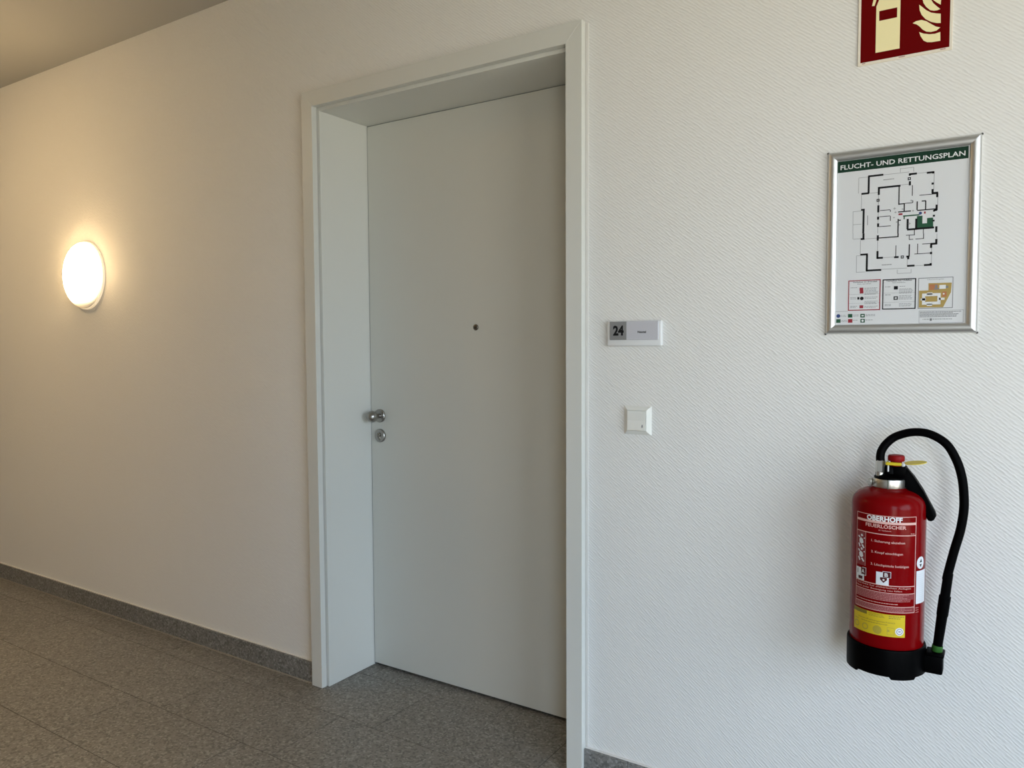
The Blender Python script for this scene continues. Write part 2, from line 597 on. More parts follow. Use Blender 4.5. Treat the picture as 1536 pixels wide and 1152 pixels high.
# jamb linings, standing a little proud of the casing's inner edge
for x0, x1, z0, z1 in ((IXL - 0.018, JXL, 0.001, JZ), (JXR, IXR + 0.018, 0.001, JZ), (IXL - 0.018, IXR + 0.018, JZ, IZ + 0.018)):
    bm = bmesh.new(); box(bm, x0, x1, 0.0015, LY + 0.055, z0, z1, 0.0008, 1)
    obj('jamb_lining', bm, M['casing'], door)
for x0, x1, z0, z1 in ((JXL + 0.0, JXL + 0.004, 0.004, JZ), (JXR - 0.004, JXR, 0.004, JZ), (JXL, JXR, JZ - 0.004, JZ)):
    bm = bmesh.new(); box(bm, x0, x1, LY + 0.0025, LY + 0.03, z0, z1)
    obj('rubber_seal', bm, M['seal'], door)
bm = bmesh.new(); box(bm, JXL + 0.003, JXR - 0.003, LY, LY + 0.045, 0.0105, JZ - 0.003, 0.0010, 1)
leaf = obj('leaf', bm, M['leaf'], door)
bm = bmesh.new(); box(bm, JXL + 0.001, JXR - 0.001, LY + 0.018, LY + 0.04, 0.0, 0.0115)
obj('bottom_seal', bm, M['dark_seal'], leaf)
# sealant bead between casing and wallpaper
bm = bmesh.new(); box(bm, CXR, CXR + 0.0105, -0.0035, 0.0, 0.087, CZ - 0.004, 0.0015, 2); obj('sealant_joint', bm, M['caulk'], door, 40)
bm = bmesh.new(); box(bm, CXL - 0.004, CXL, -0.003, 0.0, 0.087, CZ, 0.001, 1); obj('sealant_joint', bm, M['caulk'], door, 40)
# ball knob on a round rosette
kx, kz = -2.1235, 1.030
bm = bmesh.new(); lathe(bm, [(0.0265, 0.0), (0.0265, 0.0065), (0.0245, 0.009), (0.0, 0.009)], (kx, LY, kz), 'Y', 32, False)
ros = obj('knob_rosette', bm, M['steel'], leaf, 35)
bm = bmesh.new()
prof = [(0.0095, 0.008), (0.0085, 0.014), (0.0085, 0.026), (0.011, 0.0295)]
cyb, rb = 0.049, 0.0228
for i in range(4, 25):
    a = math.pi * i / 24
    prof.append((max(rb * math.sin(a), 0.0002), cyb - rb * math.cos(a)))
lathe(bm, prof, (kx, LY, kz), 'Y', 32)
obj('ball_knob', bm, M['steel'], ros, 60)
# key rosette with cylinder
bm = bmesh.new(); lathe(bm, [(0.0265, 0.0), (0.0265, 0.0065), (0.0245, 0.009), (0.012, 0.009), (0.0115, 0.0075), (0.0, 0.0075)], (kx, LY, 0.950), 'Y', 32, False)
ros2 = obj('lock_rosette', bm, M['steel'], leaf, 35)
bm = bmesh.new(); lathe(bm, [(0.0085, 0.007), (0.0085, 0.0115), (0.0078, 0.0122), (0.0, 0.0122)], (kx, LY, 0.954), 'Y', 24, False)
box(bm, kx - 0.0055, kx + 0.0055, LY - 0.0112, LY - 0.007, 0.932, 0.951, 0.002, 1)
cyl_ = obj('lock_cylinder', bm, M['peep'], ros2, 40)
bm = bmesh.new(); box(bm, kx - 0.0008, kx + 0.0008, LY - 0.0126, LY - 0.0115, 0.949, 0.959)
obj('keyhole', bm, M['lens'], ros2)
# peephole
bm = bmesh.new(); lathe(bm, [(0.0115, 0.0), (0.0115, 0.002), (0.0095, 0.0042), (0.0068, 0.0045), (0.0062, 0.003)], (-1.6495, LY, 1.376), 'Y', 28, False)
pp = obj('peephole', bm, M['peep'], leaf, 50)
bm = bmesh.new(); lathe(bm, [(0.0066, 0.0028), (0.005, 0.0038), (0.0025, 0.0045), (0.0002, 0.0047)], (-1.6495, LY, 1.376), 'Y', 20)
obj('lens', bm, M['lens'], pp, 60)

# ------------------------------------------------------------------ wall lamp
LX, LZ, LR = -3.806, 1.658, 0.165
lamp = thing('wall_lamp', (LX, 0, LZ), 'round domed opal glass wall lamp glowing warm left of the door', 'lamp')
bm = bmesh.new(); lathe(bm, [(LR - 0.002, 0.0), (LR, 0.002), (LR, 0.008), (LR - 0.002, 0.010), (LR - 0.016, 0.0105), (0.0, 0.0105)], (LX, 0, LZ), 'Y', 64, False)
rim_m = mat('glowing_glass_rim', (0.85, 0.82, 0.76), 0.35)      # the lit glass carries some light out to its rim
rim_m.node_tree.nodes['Principled BSDF'].inputs['Emission Color'].default_value = (1.0, 0.74, 0.43, 1)
rim_m.node_tree.nodes['Principled BSDF'].inputs['Emission Strength'].default_value = 0.55
obj('base_ring', bm, rim_m, lamp, 40)
dome_m = bpy.data.materials.new('glowing_opal_glass')
dome_m.use_nodes = True
nt = dome_m.node_tree
b = nt.nodes['Principled BSDF']
b.inputs['Base Color'].default_value = (0.9, 0.87, 0.8, 1)
b.inputs['Roughness'].default_value = 0.25
b.inputs['Emission Color'].default_value = (*LAMP_COLOR, 1)
# the bulb sits high in the dome: the glass glows strongest at the top, weakest along its lower rim
tcl = nt.nodes.new('ShaderNodeTexCoord'); sxl = nt.nodes.new('ShaderNodeSeparateXYZ'); mrl = nt.nodes.new('ShaderNodeMapRange')
mrl.interpolation_type = 'SMOOTHSTEP'
mrl.inputs['From Min'].default_value = -0.150; mrl.inputs['From Max'].default_value = 0.03
mrl.inputs['To Min'].default_value = LAMP_STRENGTH * 0.014; mrl.inputs['To Max'].default_value = LAMP_STRENGTH
nt.links.new(tcl.outputs['Object'], sxl.inputs[0]); nt.links.new(sxl.outputs['Z'], mrl.inputs['Value']); 
# and strongest at the front, fading towards the rim of the glass
mry = nt.nodes.new('ShaderNodeMapRange')
mry.interpolation_type = 'SMOOTHSTEP'
mry.inputs['From Min'].default_value = -0.012; mry.inputs['From Max'].default_value = -0.054
mry.inputs['To Min'].default_value = 0.035; mry.inputs['To Max'].default_value = 1.0
nt.links.new(sxl.outputs['Y'], mry.inputs['Value'])
mul = nt.nodes.new('ShaderNodeMath'); mul.operation = 'MULTIPLY'
nt.links.new(mrl.outputs[0], mul.inputs[0]); nt.links.new(mry.outputs[0], mul.inputs[1]); nt.links.new(mul.outputs[0], b.inputs['Emission Strength'])
bm = bmesh.new()
DR, DH = LR - 0.005, 0.058
lathe(bm, [(DR - 0.001, 0.0105), (DR, 0.014)] + [(max(DR * math.cos(math.pi / 2 * i / 14), 0.0004), 0.014 + DH * math.sin(math.pi / 2 * i / 14)) for i in range(1, 15)], (LX, 0, LZ), 'Y', 64)
obj('dome', bm, dome_m, lamp, 180)

# ------------------------------------------------------------------ corridor ceiling lamp of the same kind (outside the picture)
QX, QY = -4.2, -1.15
clamp_ = thing('ceiling_lamp', (QX, QY, ZC), 'round domed opal glass lamp on the corridor ceiling', 'lamp')
bm = bmesh.new(); lathe(bm, [(LR - 0.004, 0.0), (LR, -0.004), (LR, -0.015), (LR - 0.004, -0.018), (LR - 0.016, -0.0185), (0.0, -0.0185)], (QX, QY, ZC), 'Z', 64, False)
obj('base_ring', bm, mat('white_ceiling_lamp_base', (0.85, 0.82, 0.76), 0.35), clamp_, 40)
dome_c = bpy.data.materials.new('glowing_opal_ceiling_glass')
dome_c.use_nodes = True
b = dome_c.node_tree.nodes['Principled BSDF']
b.inputs['Base Color'].default_value = (0.9, 0.87, 0.8, 1)
b.inputs['Roughness'].default_value = 0.25
b.inputs['Emission Color'].default_value = (*LAMP_COLOR, 1)
b.inputs['Emission Strength'].default_value = CEILING_LAMP_STRENGTH
bm = bmesh.new()
lathe(bm, [(DR, -0.0185), (DR, -0.024)] + [(max(DR * math.cos(math.pi / 2 * i / 14), 0.0004), -0.024 - DH * math.sin(math.pi / 2 * i / 14)) for i in range(1, 15)], (QX, QY, ZC), 'Z', 64)
obj('dome', bm, dome_c, clamp_, 180)

# ------------------------------------------------------------------ evacuation plan in snap frame
PX0, PX1, PZ0, PZ1 = -0.3949, -0.0708, 1.3357, 1.7796
plan = thing('evacuation_plan', ((PX0 + PX1) / 2, 0, PZ0), 'framed escape and rescue plan in silver aluminium frame above the fire extinguisher', 'framed plan')
RW = 0.0225
prof = [(0.0, 0.0), (0.0, 0.0055), (0.0022, 0.0088), (0.006, 0.0112), (0.0105, 0.0124), (0.0145, 0.0120), (0.0185, 0.0100), (0.0212, 0.0078), (RW, 0.0060), (RW, 0.0020)]
def rail(a, b, inw):
    """a, b: outer corners (x, z); inw: unit vector towards the sheet"""
    bm = bmesh.new()
    d = (Vector(b) - Vector(a)).normalized()
    ends = []
    for p, s in ((Vector(a), 1), (Vector(b), -1)):
        ends.append([bm.verts.new((p.x + inw[0] * w + d.x * s * w, -h, p.y + inw[1] * w + d.y * s * w)) for w, h in prof])
    n = len(prof)
    for i in range(n - 1):
        bm.faces.new((ends[0][i], ends[0][i + 1], ends[1][i + 1], ends[1][i]))
    bm.faces.new(ends[0]); bm.faces.new(list(reversed(ends[1])))
    bm.faces.new((ends[0][0], ends[0][-1], ends[1][-1], ends[1][0]))
    return obj('frame_rail', bm, M['alu'], plan, 40)
rail((PX0, PZ0), (PX1, PZ0), (0, 1)); rail((PX1, PZ0), (PX1, PZ1), (-1, 0)); rail((PX1, PZ1), (PX0, PZ1), (0, -1)); rail((PX0, PZ1), (PX0, PZ0), (1, 0))
cap_m = mat('black_plastic_cap', (0.02, 0.02, 0.022), 0.5)
for x, z in ((PX0, PZ0), (PX1, PZ0), (PX1, PZ1), (PX0, PZ1)):
    bm = bmesh.new(); box(bm, x - 0.0022, x + 0.0022, -0.0045, -0.0005, z - 0.0022, z + 0.0022, 0.001, 1); obj('corner_cap', bm, cap_m, plan)
bm = bmesh.new(); box(bm, PX0 + 0.02, PX1 - 0.02, -0.0035, -0.0003, PZ0 + 0.02, PZ1 - 0.02)
sheet = obj('sheet', bm, mat('white_printed_paper', (0.70, 0.71, 0.73), 0.35), plan)
SX0, SZ0 = -0.373, 1.36
def on_sheet(s, z, lift):
    return (SX0 + s / 1000, -0.0035 - lift / 1000, SZ0 + z / 1000)
ink = mat('black_print', (0.010, 0.010, 0.012), 0.6, spec=0.15)
gink = mat('grey_print', (0.22, 0.225, 0.24), 0.6, spec=0.2)
pgreen = mat('dark_green_print', (0.010, 0.038, 0.022), 0.6, spec=0.15)
pgreen2 = mat('green_print', (0.022, 0.090, 0.048), 0.6, spec=0.2)
pwhite = mat('white_print', (0.74, 0.75, 0.76), 0.5)
pred = mat('red_print', (0.30, 0.03, 0.045), 0.6, spec=0.2)
pblue = mat('blue_print', (0.03, 0.06, 0.20), 0.5)
pochre = mat('ochre_print', (0.42, 0.30, 0.10), 0.6, spec=0.2)
poran = mat('orange_print', (0.46, 0.19, 0.09), 0.6, spec=0.2)
P = Print(on_sheet, 0.15); P.rect(0.5, 369.2, 276.5, 396.5); P.build('header_band', pgreen, sheet)
P = Print(on_sheet, 0.30); P.text('FLUCHT- UND RETTUNGSPLAN', 6.5, 376.0, 270.5, 387.0, 0.014); P.build('header_text', pwhite, sheet)
WALLS= [(4.4, 69.1, 353.3, 102.3, 353.3), (4.4, 70.7, 353.9, 70.7, 312.8), (4.4, 54.8, 313.2, 71.6, 313.2), (4.4, 91.1, 323.3, 139.6, 323.3), (4.4, 93.2, 323.2, 93.2, 306.7), (4.4, 92.8, 282.0, 92.8, 265.4), (4.4, 92.7, 255.3, 92.7, 248.1), (4.4, 93.0, 239.2, 93.0, 230.7), (4.4, 156.9, 347.6, 173.5, 347.6), (4.4, 158.8, 348.9, 158.8, 343.9), (4.4, 159.2, 331.4, 159.2, 321.7), (4.4, 193.8, 346.4, 209.2, 346.4), (4.4, 207.2, 347.6, 207.2, 343.2), (4.4, 206.4, 322.8, 206.4, 318.1), (4.4, 206.6, 307.8, 206.6, 298.0), (4.4, 205.1, 298.6, 217.9, 298.6), (4.4, 216.2, 298.3, 216.2, 288.3), (4.4, 215.6, 271.4, 215.6, 258.5), (4.4, 210.1, 259.3, 216.5, 259.3), (2.5, 136.8, 323.5, 136.8, 278.8), (2.5, 136.3, 280.4, 149.4, 280.4), (2.5, 148.4, 279.8, 148.4, 263.2), (2.5, 135.5, 262.1, 162.8, 262.1), (2.5, 175.7, 261.9, 215.1, 261.9), (2.5, 175.5, 282.8, 175.5, 262.7), (2.5, 184.6, 282.6, 193.5, 282.6), (2.5, 193.0, 282.2, 193.0, 261.5), (1.5, 164.6, 321.7, 164.6, 296.8), (1.5, 166.0, 286.3, 166.0, 280.6), (1.5, 149.4, 280.9, 166.0, 280.9), (1.5, 179.7, 296.4, 214.3, 296.4), (1.5, 96.5, 269.2, 118.5, 269.2), (1.5, 95.6, 254.6, 118.8, 254.6), (1.5, 119.3, 254.1, 119.3, 243.0), (1.5, 94.8, 231.2, 120.4, 231.2), (1.5, 119.0, 268.7, 119.0, 264.2), (4.4, 156.3, 244.2, 156.3, 220.0), (4.4, 155.4, 219.3, 176.6, 219.3), (4.4, 174.4, 243.3, 174.4, 219.0), (4.4, 175.4, 219.6, 211.3, 219.6), (4.4, 216.0, 221.9, 216.0, 208.5), (4.4, 210.6, 259.8, 210.6, 255.9), (4.4, 210.4, 248.7, 210.4, 244.4), (4.4, 209.8, 237.4, 209.8, 233.3), (2.5, 136.1, 246.0, 136.1, 211.6), (2.5, 135.8, 242.6, 141.8, 242.6), (4.4, 54.7, 274.9, 62.8, 274.9), (4.4, 60.5, 274.5, 60.5, 217.8), (1.5, 170.8, 218.0, 170.8, 208.8), (1.5, 189.6, 217.7, 189.6, 207.3), (4.4, 61.1, 217.7, 61.1, 203.6), (4.4, 54.9, 204.8, 63.5, 204.8), (4.4, 92.8, 211.1, 92.8, 198.5), (2.5, 94.0, 204.4, 137.8, 204.4), (2.5, 136.5, 211.6, 136.5, 204.2), (4.4, 92.8, 173.6, 92.8, 155.6), (4.4, 91.2, 156.9, 105.0, 156.9), (4.4, 129.1, 156.4, 138.7, 156.4), (4.4, 154.9, 156.1, 161.4, 156.1), (4.4, 159.2, 157.2, 159.2, 149.8), (2.5, 161.0, 184.7, 161.0, 155.7), (1.5, 132.6, 184.1, 132.6, 157.6), (4.4, 157.0, 134.3, 172.7, 134.3), (4.4, 192.3, 134.1, 208.1, 134.1), (4.4, 206.2, 138.0, 206.2, 132.0), (4.4, 206.2, 182.1, 206.2, 173.0), (4.4, 204.8, 182.2, 218.5, 182.2), (4.4, 216.6, 192.7, 216.6, 180.5), (4.4, 206.4, 163.9, 206.4, 158.5), (1.5, 178.4, 184.7, 178.4, 161.9), (1.5, 171.9, 161.2, 204.5, 161.2), (1.5, 187.8, 183.2, 206.4, 183.2), (1.5, 173.5, 195.9, 190.4, 195.9), (1.5, 190.2, 207.2, 190.2, 195.0), (1.5, 160.5, 205.7, 160.5, 195.2), (1.5, 160.6, 195.8, 168.8, 195.8), (1.5, 153.3, 206.0, 171.0, 206.0), (1.5, 171.0, 208.8, 171.0, 204.8), (4.4, 54.8, 167.2, 71.6, 167.2), (4.4, 69.8, 167.4, 69.8, 127.3), (4.4, 67.8, 128.1, 101.8, 128.1)]
THIN= [(0.8, 48.2, 351.2, 48.2, 314.8), (0.8, 47.9, 352.0, 67.9, 352.0), (0.8, 102.3, 353.0, 157.5, 353.0), (0.8, 138.4, 354.3, 138.4, 364.0), (0.8, 138.3, 362.7, 166.7, 362.7), (0.8, 166.8, 362.2, 166.8, 352.6), (0.8, 173.5, 347.6, 193.7, 347.6), (0.8, 209.0, 343.0, 209.0, 306.3), (0.8, 217.6, 288.7, 217.6, 270.7), (0.8, 71.6, 312.8, 91.3, 312.8), (0.8, 55.2, 312.7, 55.2, 274.9), (0.8, 36.6, 272.4, 55.5, 272.4), (0.8, 37.0, 272.7, 37.0, 219.7), (0.8, 37.1, 240.8, 56.1, 240.8), (0.8, 92.6, 306.8, 92.6, 215.2), (0.8, 139.5, 324.8, 158.0, 324.8), (0.8, 37.6, 219.6, 37.6, 206.5), (0.8, 37.7, 205.8, 54.9, 205.8), (0.8, 63.5, 204.5, 91.6, 204.5), (0.8, 54.5, 202.0, 54.5, 168.1), (0.8, 92.8, 198.5, 92.8, 173.6), (0.8, 105.0, 157.0, 129.1, 157.0), (0.8, 46.4, 164.6, 46.4, 125.0), (0.8, 46.7, 125.2, 66.9, 125.2), (0.8, 46.0, 165.0, 54.9, 165.0), (0.8, 101.6, 129.4, 157.1, 129.4), (0.8, 136.5, 126.8, 136.5, 117.5), (0.8, 137.0, 117.6, 165.7, 117.6), (0.8, 166.0, 126.5, 166.0, 117.8), (0.8, 172.7, 133.6, 192.3, 133.6), (0.8, 207.4, 173.0, 207.4, 137.9), (0.8, 217.5, 205.0, 217.5, 192.1), (0.8, 157.4, 149.9, 157.4, 136.2)]
P = Print(on_sheet, 0.20)
for q in WALLS:
    P.line(*q)
for x, z in ((91.9, 294.0), (157.8, 337.3), (146.6, 155.9)):
    P.frame(x - 3.2, z - 3.4, x + 3.2, z + 3.4, 1.9)
P.build('floor_plan_walls', ink, sheet, stuff=True)
P = Print(on_sheet, 0.15)
for q in THIN:
    P.line(*q)
P.build('floor_plan_outlines', gink, sheet, stuff=True)
P = Print(on_sheet, 0.26)
P.greek(102.6, 341, 125.6, 1, 3, 1.6, 3, 2); P.greek(102.6, 139.7, 124.5, 1, 3, 1.6, 5, 2); P.rect(69.0, 237.2, 70.4, 260.1)
for x, z, w in ((163, 286, 5), (128, 271, 6), (130, 262, 5), (145, 268, 4), (138, 232, 5), (160, 233, 6), (127, 250, 4), (167, 262, 4), (133, 239, 4)):
    P.rect(x - w / 2, z - 0.5, x + w / 2, z + 0.5); P.rect(x - 0.4, z - w / 2, x + 0.4, z + w / 2)
P.build('floor_plan_notes', gink, sheet, stuff=True)
P = Print(on_sheet, 0.12)
P.poly([(175.5, 249), (187, 249), (187, 230.7), (196.6, 230.7), (196.6, 242.5), (209, 242.5), (209.5, 220.5), (175.5, 220.5)])
P.rect(146.4, 250, 180.6, 253)
P.rect(147.5, 244, 150, 251)
P.build('escape_route', pgreen2, sheet, each=True)
P = Print(on_sheet, 0.30)
P.disc(182.5, 255.0, 3.4); P.build('position_mark', pblue, sheet)
P = Print(on_sheet, 0.30)
P.rect(136.5, 254.5, 145, 258.5); P.rect(190, 253, 193.5, 258); P.build('fire_equipment_marks', pred, sheet, stuff=True)
# three boxes under the plan
P = Print(on_sheet, 0.15); P.frame(28.9, 32.3, 101, 106.0, 2.2)
for z, x in ((84, 58.8), (77, 59.3), (41.3, 59.5)):
    P.rect(x - 4.2, z - 3.6, x + 4.2, z + 3.6)
P.build('fire_instruction_box', pred, sheet, each=True)
P = Print(on_sheet, 0.15); P.frame(105.2, 33.0, 177, 105.0, 2.4)
P.text('Verhalten im Brandfall', 39, 100.0, 93, 102.6, 0.02); P.text('Verhalten bei Unfällen', 113, 99.6, 168, 102.4, 0.02)
P.text('Ruhe bewahren', 50, 95.5, 80, 97.8); P.text('Ruhe bewahren', 127, 95.2, 154, 97.5)
P.rect(130, 80, 138.5, 88); P.frame(129.8, 55.6, 139.0, 63.8, 2.2); P.disc(60, 61.5, 4.2); P.rect(50, 59, 54.5, 65)
P.build('accident_instruction_box', ink, sheet, each=True)
P = Print(on_sheet, 0.15); P.frame(181.3, 32.9, 252.8, 104.6, 1.5)
P.greek(65.5, 86, 96, 6, 3.0, 1.1, 11); P.greek(66, 64, 95, 2, 3.2, 1.1, 12); P.greek(66, 54, 95, 3, 3.0, 1.1, 13); P.greek(66, 42, 96, 2, 3, 1.1, 14)
P.greek(34, 88, 49, 1, 3, 1.2, 15); P.greek(34, 64, 48, 2, 3.2, 1.1, 16); P.greek(34, 43, 50, 2, 3, 1.1, 17)
P.greek(142, 87, 154, 1, 3, 1.1, 18); P.greek(141.5, 81, 172, 5, 2.6, 1.0, 19); P.greek(141.5, 65, 170, 4, 2.8, 1.0, 20); P.greek(141.5, 46, 168, 3, 2.8, 1.0, 21)
P.greek(111, 87, 127, 1, 3, 1.3, 22); P.greek(111, 68, 124, 1, 3, 1.3, 23); P.greek(111, 45, 124, 2, 3, 1.2, 24)
for z in (72, 50):
    P.rect(31, z - 0.2, 99, z + 0.2); P.rect(107, z - 0.2, 175, z + 0.2)
P.text('Übersichtsplan', 200, 99.0, 234, 101.6)
P.build('small_print', gink, sheet, stuff=True)
P = Print(on_sheet, 0.14)
P.poly([(202.5, 91.5), (250.0, 91.0), (248.6, 69.1), (233.5, 35.0), (183.5, 35.5), (183.3, 75), (202.6, 75)]); P.build('site_map_ground', pochre, sheet)
P = Print(on_sheet, 0.20); P.rect(204.5, 75.8, 222, 88.5); P.rect(231, 59, 240, 71); P.build('site_map_areas', poran, sheet, each=True)
P = Print(on_sheet, 0.24); P.rect(225, 77.5, 238, 86.5); P.frame(190, 42, 228, 68, 6.5); P.disc(234, 66, 1.8)
for x, z in ((203, 68), (203, 42), (190, 55), (228, 55)):
    P.rect(x - 3, z - 3, x + 8, z + 2)
P.build('site_map_buildings', pwhite, sheet, each=True)
P = Print(on_sheet, 0.28); P.rect(214, 76.5, 225, 79.5); P.rect(238, 79, 243, 84); P.rect(216, 80, 221, 87); P.build('site_map_grey_patches', gink, sheet, stuff=True)  # plain grey printed patches on the site map
# legend strip
P = Print(on_sheet, 0.18); P.rect(1, 30.8, 29, 31.5); P.frame(184.2, -0.5, 274.5, 28.5, 0.6)
P.greek(13, 21.5, 26, 2, 3, 1.0, 30); P.greek(13, 9, 28, 2, 3, 1.0, 31); P.greek(41, 22, 54, 2, 3, 1.0, 32); P.greek(41, 9, 54, 1, 3, 1.0, 33); P.greek(69, 22, 90, 2, 3, 1.1, 34); P.greek(69, 9, 85, 1, 3, 1.1, 35)
P.greek(186, 25, 273, 5, 2.8, 1.5, 36, 1.4); P.greek(192, 8, 262, 1, 3, 1.4, 37); P.rect(207, 4, 211, 10)
P.build('legend_text', gink, sheet, stuff=True)
P = Print(on_sheet, 0.18)
for x, z in ((34.4, 20), (62.4, 19.6), (7.5, 7.8), (62.7, 7.3)):
    P.rect(x - 5, z - 4.4, x + 5, z + 4.4)
P.build('legend_green_symbols', pgreen2, sheet, each=True)
P = Print(on_sheet, 0.30); P.disc(62.7, 7.3, 2.6); P.rect(60, 18, 65, 21.2); P.build('legend_white_marks', pwhite, sheet, each=True)
P = Print(on_sheet, 0.18); P.rect(29.7, 3.2, 39.7, 12); P.build('legend_red_symbol', pred, sheet)
P = Print(on_sheet, 0.18); P.disc(7.3, 20.1, 4.6); P.build('legend_blue_symbol', pblue, sheet)

# ------------------------------------------------------------------ fire extinguisher sign
GX0, GX1, GZ0, GZ1 = -0.332, -0.134, 1.9775, 2.1755
sign = thing('fire_extinguisher_sign', ((GX0 + GX1) / 2, 0, GZ0), 'dark red square sign with cream extinguisher and flame pictogram at the top edge', 'sign')
bm = bmesh.new(); box(bm, GX0, GX1, -0.004, -0.0002, GZ0, GZ1, 0.0004, 1)
panel = obj('panel', bm, mat('cream_glow_plastic', (0.84, 0.77, 0.66), 0.5, spec=0.3), sign)
def on_sign(s, z, lift):
    return (s / 1000, -0.004 - lift / 1000, z / 1000)
cream = mat('pale_yellow_glow_print', (0.95, 0.86, 0.50), 0.55, spec=0.2)
P = Print(on_sign, 0.15); P.rect(-326.0, 1984.0, -139.6, 2169.5); P.build('red_field', mat('dark_red_print', (0.135, 0.0015, 0.002), 0.6, spec=0.05), panel)
P = Print(on_sign, 0.30)
P.rect(-293, 2001.6, -241.5, 2074.3); P.rect(-293, 2074.3, -286.4, 2097); P.rect(-248.2, 2074.3, -241.5, 2097); P.rect(-293, 2097, -241.5, 2109)
P.poly([(-293, 2109), (-241.5, 2109), (-241.5, 2118), (-247, 2127), (-256, 2132), (-279, 2132), (-287, 2124)])
P.rect(-273, 2132, -262, 2141); P.poly([(-280, 2141), (-246, 2141), (-236, 2150), (-240, 2153), (-262, 2147), (-280, 2149)])
P.poly([(-302.6, 2112.5), (-297.0, 2111.5), (-293.0, 2124.5), (-286, 2135), (-278, 2141), (-280, 2147), (-291, 2141), (-298.5, 2130)])
P.build('extinguisher_pictogram', cream, panel)
P = Print(on_sign, 0.30)
FL = [[(-201.2, 2030.1), (-198.6, 2020.8), (-191.9, 2008.7), (-184.7, 2003.7), (-175.1, 2001.7), (-157.8, 2001.1), (-158.3, 2021.1), (-169.2, 2019.3), (-180.3, 2020.7), (-192.3, 2024.7)],
      [(-215.3, 2053.1), (-208.1, 2056.4), (-196.9, 2056.5), (-187.3, 2051.7), (-177.6, 2043.4), (-168.0, 2035.4), (-158.5, 2031.2), (-166.2, 2025.6), (-177.2, 2024.9), (-186.8, 2027.9), (-194.1, 2033.9), (-201.4, 2043.4), (-207.2, 2048.8)],
      [(-202.4, 2092.1), (-201.4, 2079.5), (-197.1, 2068.0), (-188.9, 2056.5), (-177.7, 2047.8), (-166.5, 2042.6), (-157.9, 2040.7), (-158.3, 2061.7), (-167.0, 2064.2), (-178.1, 2068.9), (-187.8, 2076.4), (-195.9, 2085.3)],
      [(-196, 2108), (-195.4, 2101.0), (-193.7, 2093.5), (-187.9, 2083.4), (-179.8, 2074.5), (-171.9, 2071.2), (-165.6, 2070.8), (-159.4, 2072.3), (-167.4, 2081.2), (-173.8, 2088.8), (-177.9, 2096.8), (-180, 2106), (-184, 2118), (-190, 2122)],
      [(-176, 2104), (-173.9, 2095.8), (-167.5, 2089.0), (-158.8, 2081.7), (-158.2, 2092.0), (-158.2, 2110), (-165, 2122), (-176, 2132), (-172, 2118)]]
for f in FL:
    P.poly(f)
P.build('flame', cream, panel, each=True)
P = Print(on_sign, 0.15); P.rect(-322, 1980.3, -315, 1982.8); P.rect(-243, 1980.3, -230, 1982.8); P.rect(-158, 1980.3, -147, 1982.8); P.build('maker_marks', mat('pale_red_print', (0.5, 0.30, 0.28), 0.5), panel, stuff=True)

# ------------------------------------------------------------------ room number plate
NX0, NX1, NZ0, NZ1 = -0.993, -0.8245, 1.307, 1.380
plate = thing('room_number_plate', ((NX0 + NX1) / 2, 0, NZ0), 'small white room number plate reading 24 beside the door frame', 'name plate')
bm = bmesh.new(); box(bm, NX0, NX1, -0.013, 0.0, NZ0, NZ1, 0.0045, 3)
holder = obj('holder', bm, mat('white_plastic', (0.78, 0.79, 0.80), 0.35), plate, 40)
bm = bmesh.new(); box(bm, -0.982, -0.930, -0.0162, -0.010, 1.325, 1.3775, 0.0006, 1)
tab = obj('number_field', bm, mat('mid_grey_card', (0.24, 0.24, 0.245), 0.45), plate)
bm = bmesh.new(); box(bm, -0.930, -0.8335, -0.0160, -0.010, 1.325, 1.3775, 0.0006, 1)
name = obj('name_field', bm, mat('pale_grey_card', (0.57, 0.57, 0.62), 0.4), plate)
def on_plate(s, z, lift):
    return (s / 1000, -0.0162 - lift / 1000, z / 1000)
P = Print(on_plate, 0.2); P.text('24', -971.5, 1339.0, -938.0, 1365.0, 0.045); P.build('number_text', ink, tab)
P = Print(on_plate, 0.1); P.text('Neutel', -895, 1344.0, -869.5, 1350.5, 0.02); P.build('name_text', ink, name)

# ------------------------------------------------------------------ light switch
WX, WZ = -0.899, 1.0945
switch = thing('light_switch', (WX, 0, WZ - 0.0405), 'square white rocker light switch under the room number plate', 'switch')
sw_m = mat('white_switch_plastic', (0.80, 0.80, 0.76), 0.3)
bm = bmesh.new()
hs, hi = 0.0408, 0.0285
ro = [bm.verts.new((WX + a * hs, 0.0, WZ + c * hs)) for a, c in ((-1, -1), (1, -1), (1, 1), (-1, 1))]
r1 = [bm.verts.new((WX + a * hs, -0.004, WZ + c * hs)) for a, c in ((-1, -1), (1, -1), (1, 1), (-1, 1))]
r2_ = [bm.verts.new((WX + a * (hi + 0.001), -0.0125, WZ + c * (hi + 0.001))) for a, c in ((-1, -1), (1, -1), (1, 1), (-1, 1))]
r3 = [bm.verts.new((WX + a * hi, -0.009, WZ + c * hi)) for a, c in ((-1, -1), (1, -1), (1, 1), (-1, 1))]
for A, B in ((ro, r1), (r1, r2_), (r2_, r3)):
    for i in range(4):
        bm.faces.new((A[i], A[(i + 1) % 4], B[(i + 1) % 4], B[i]))
bm.faces.new(r3); bm.faces.new(ro)
obj('cover_frame', bm, sw_m, switch)
bm = bmesh.new()
rk = 0.0275
prism_pts = [(-0.009, rk), (-0.0155, rk), (-0.0140, 0.0), (-0.0172, -rk), (-0.009, -rk)]
L_ = [bm.verts.new((WX - rk, y, WZ + z)) for y, z in prism_pts]
R_ = [bm.verts.new((WX + rk, y, WZ + z)) for y, z in prism_pts]
bm.faces.new(L_); bm.faces.new(list(reversed(R_)))
for i in range(5):
    bm.faces.new((L_[i], R_[i], R_[(i + 1) % 5], L_[(i + 1) % 5]))
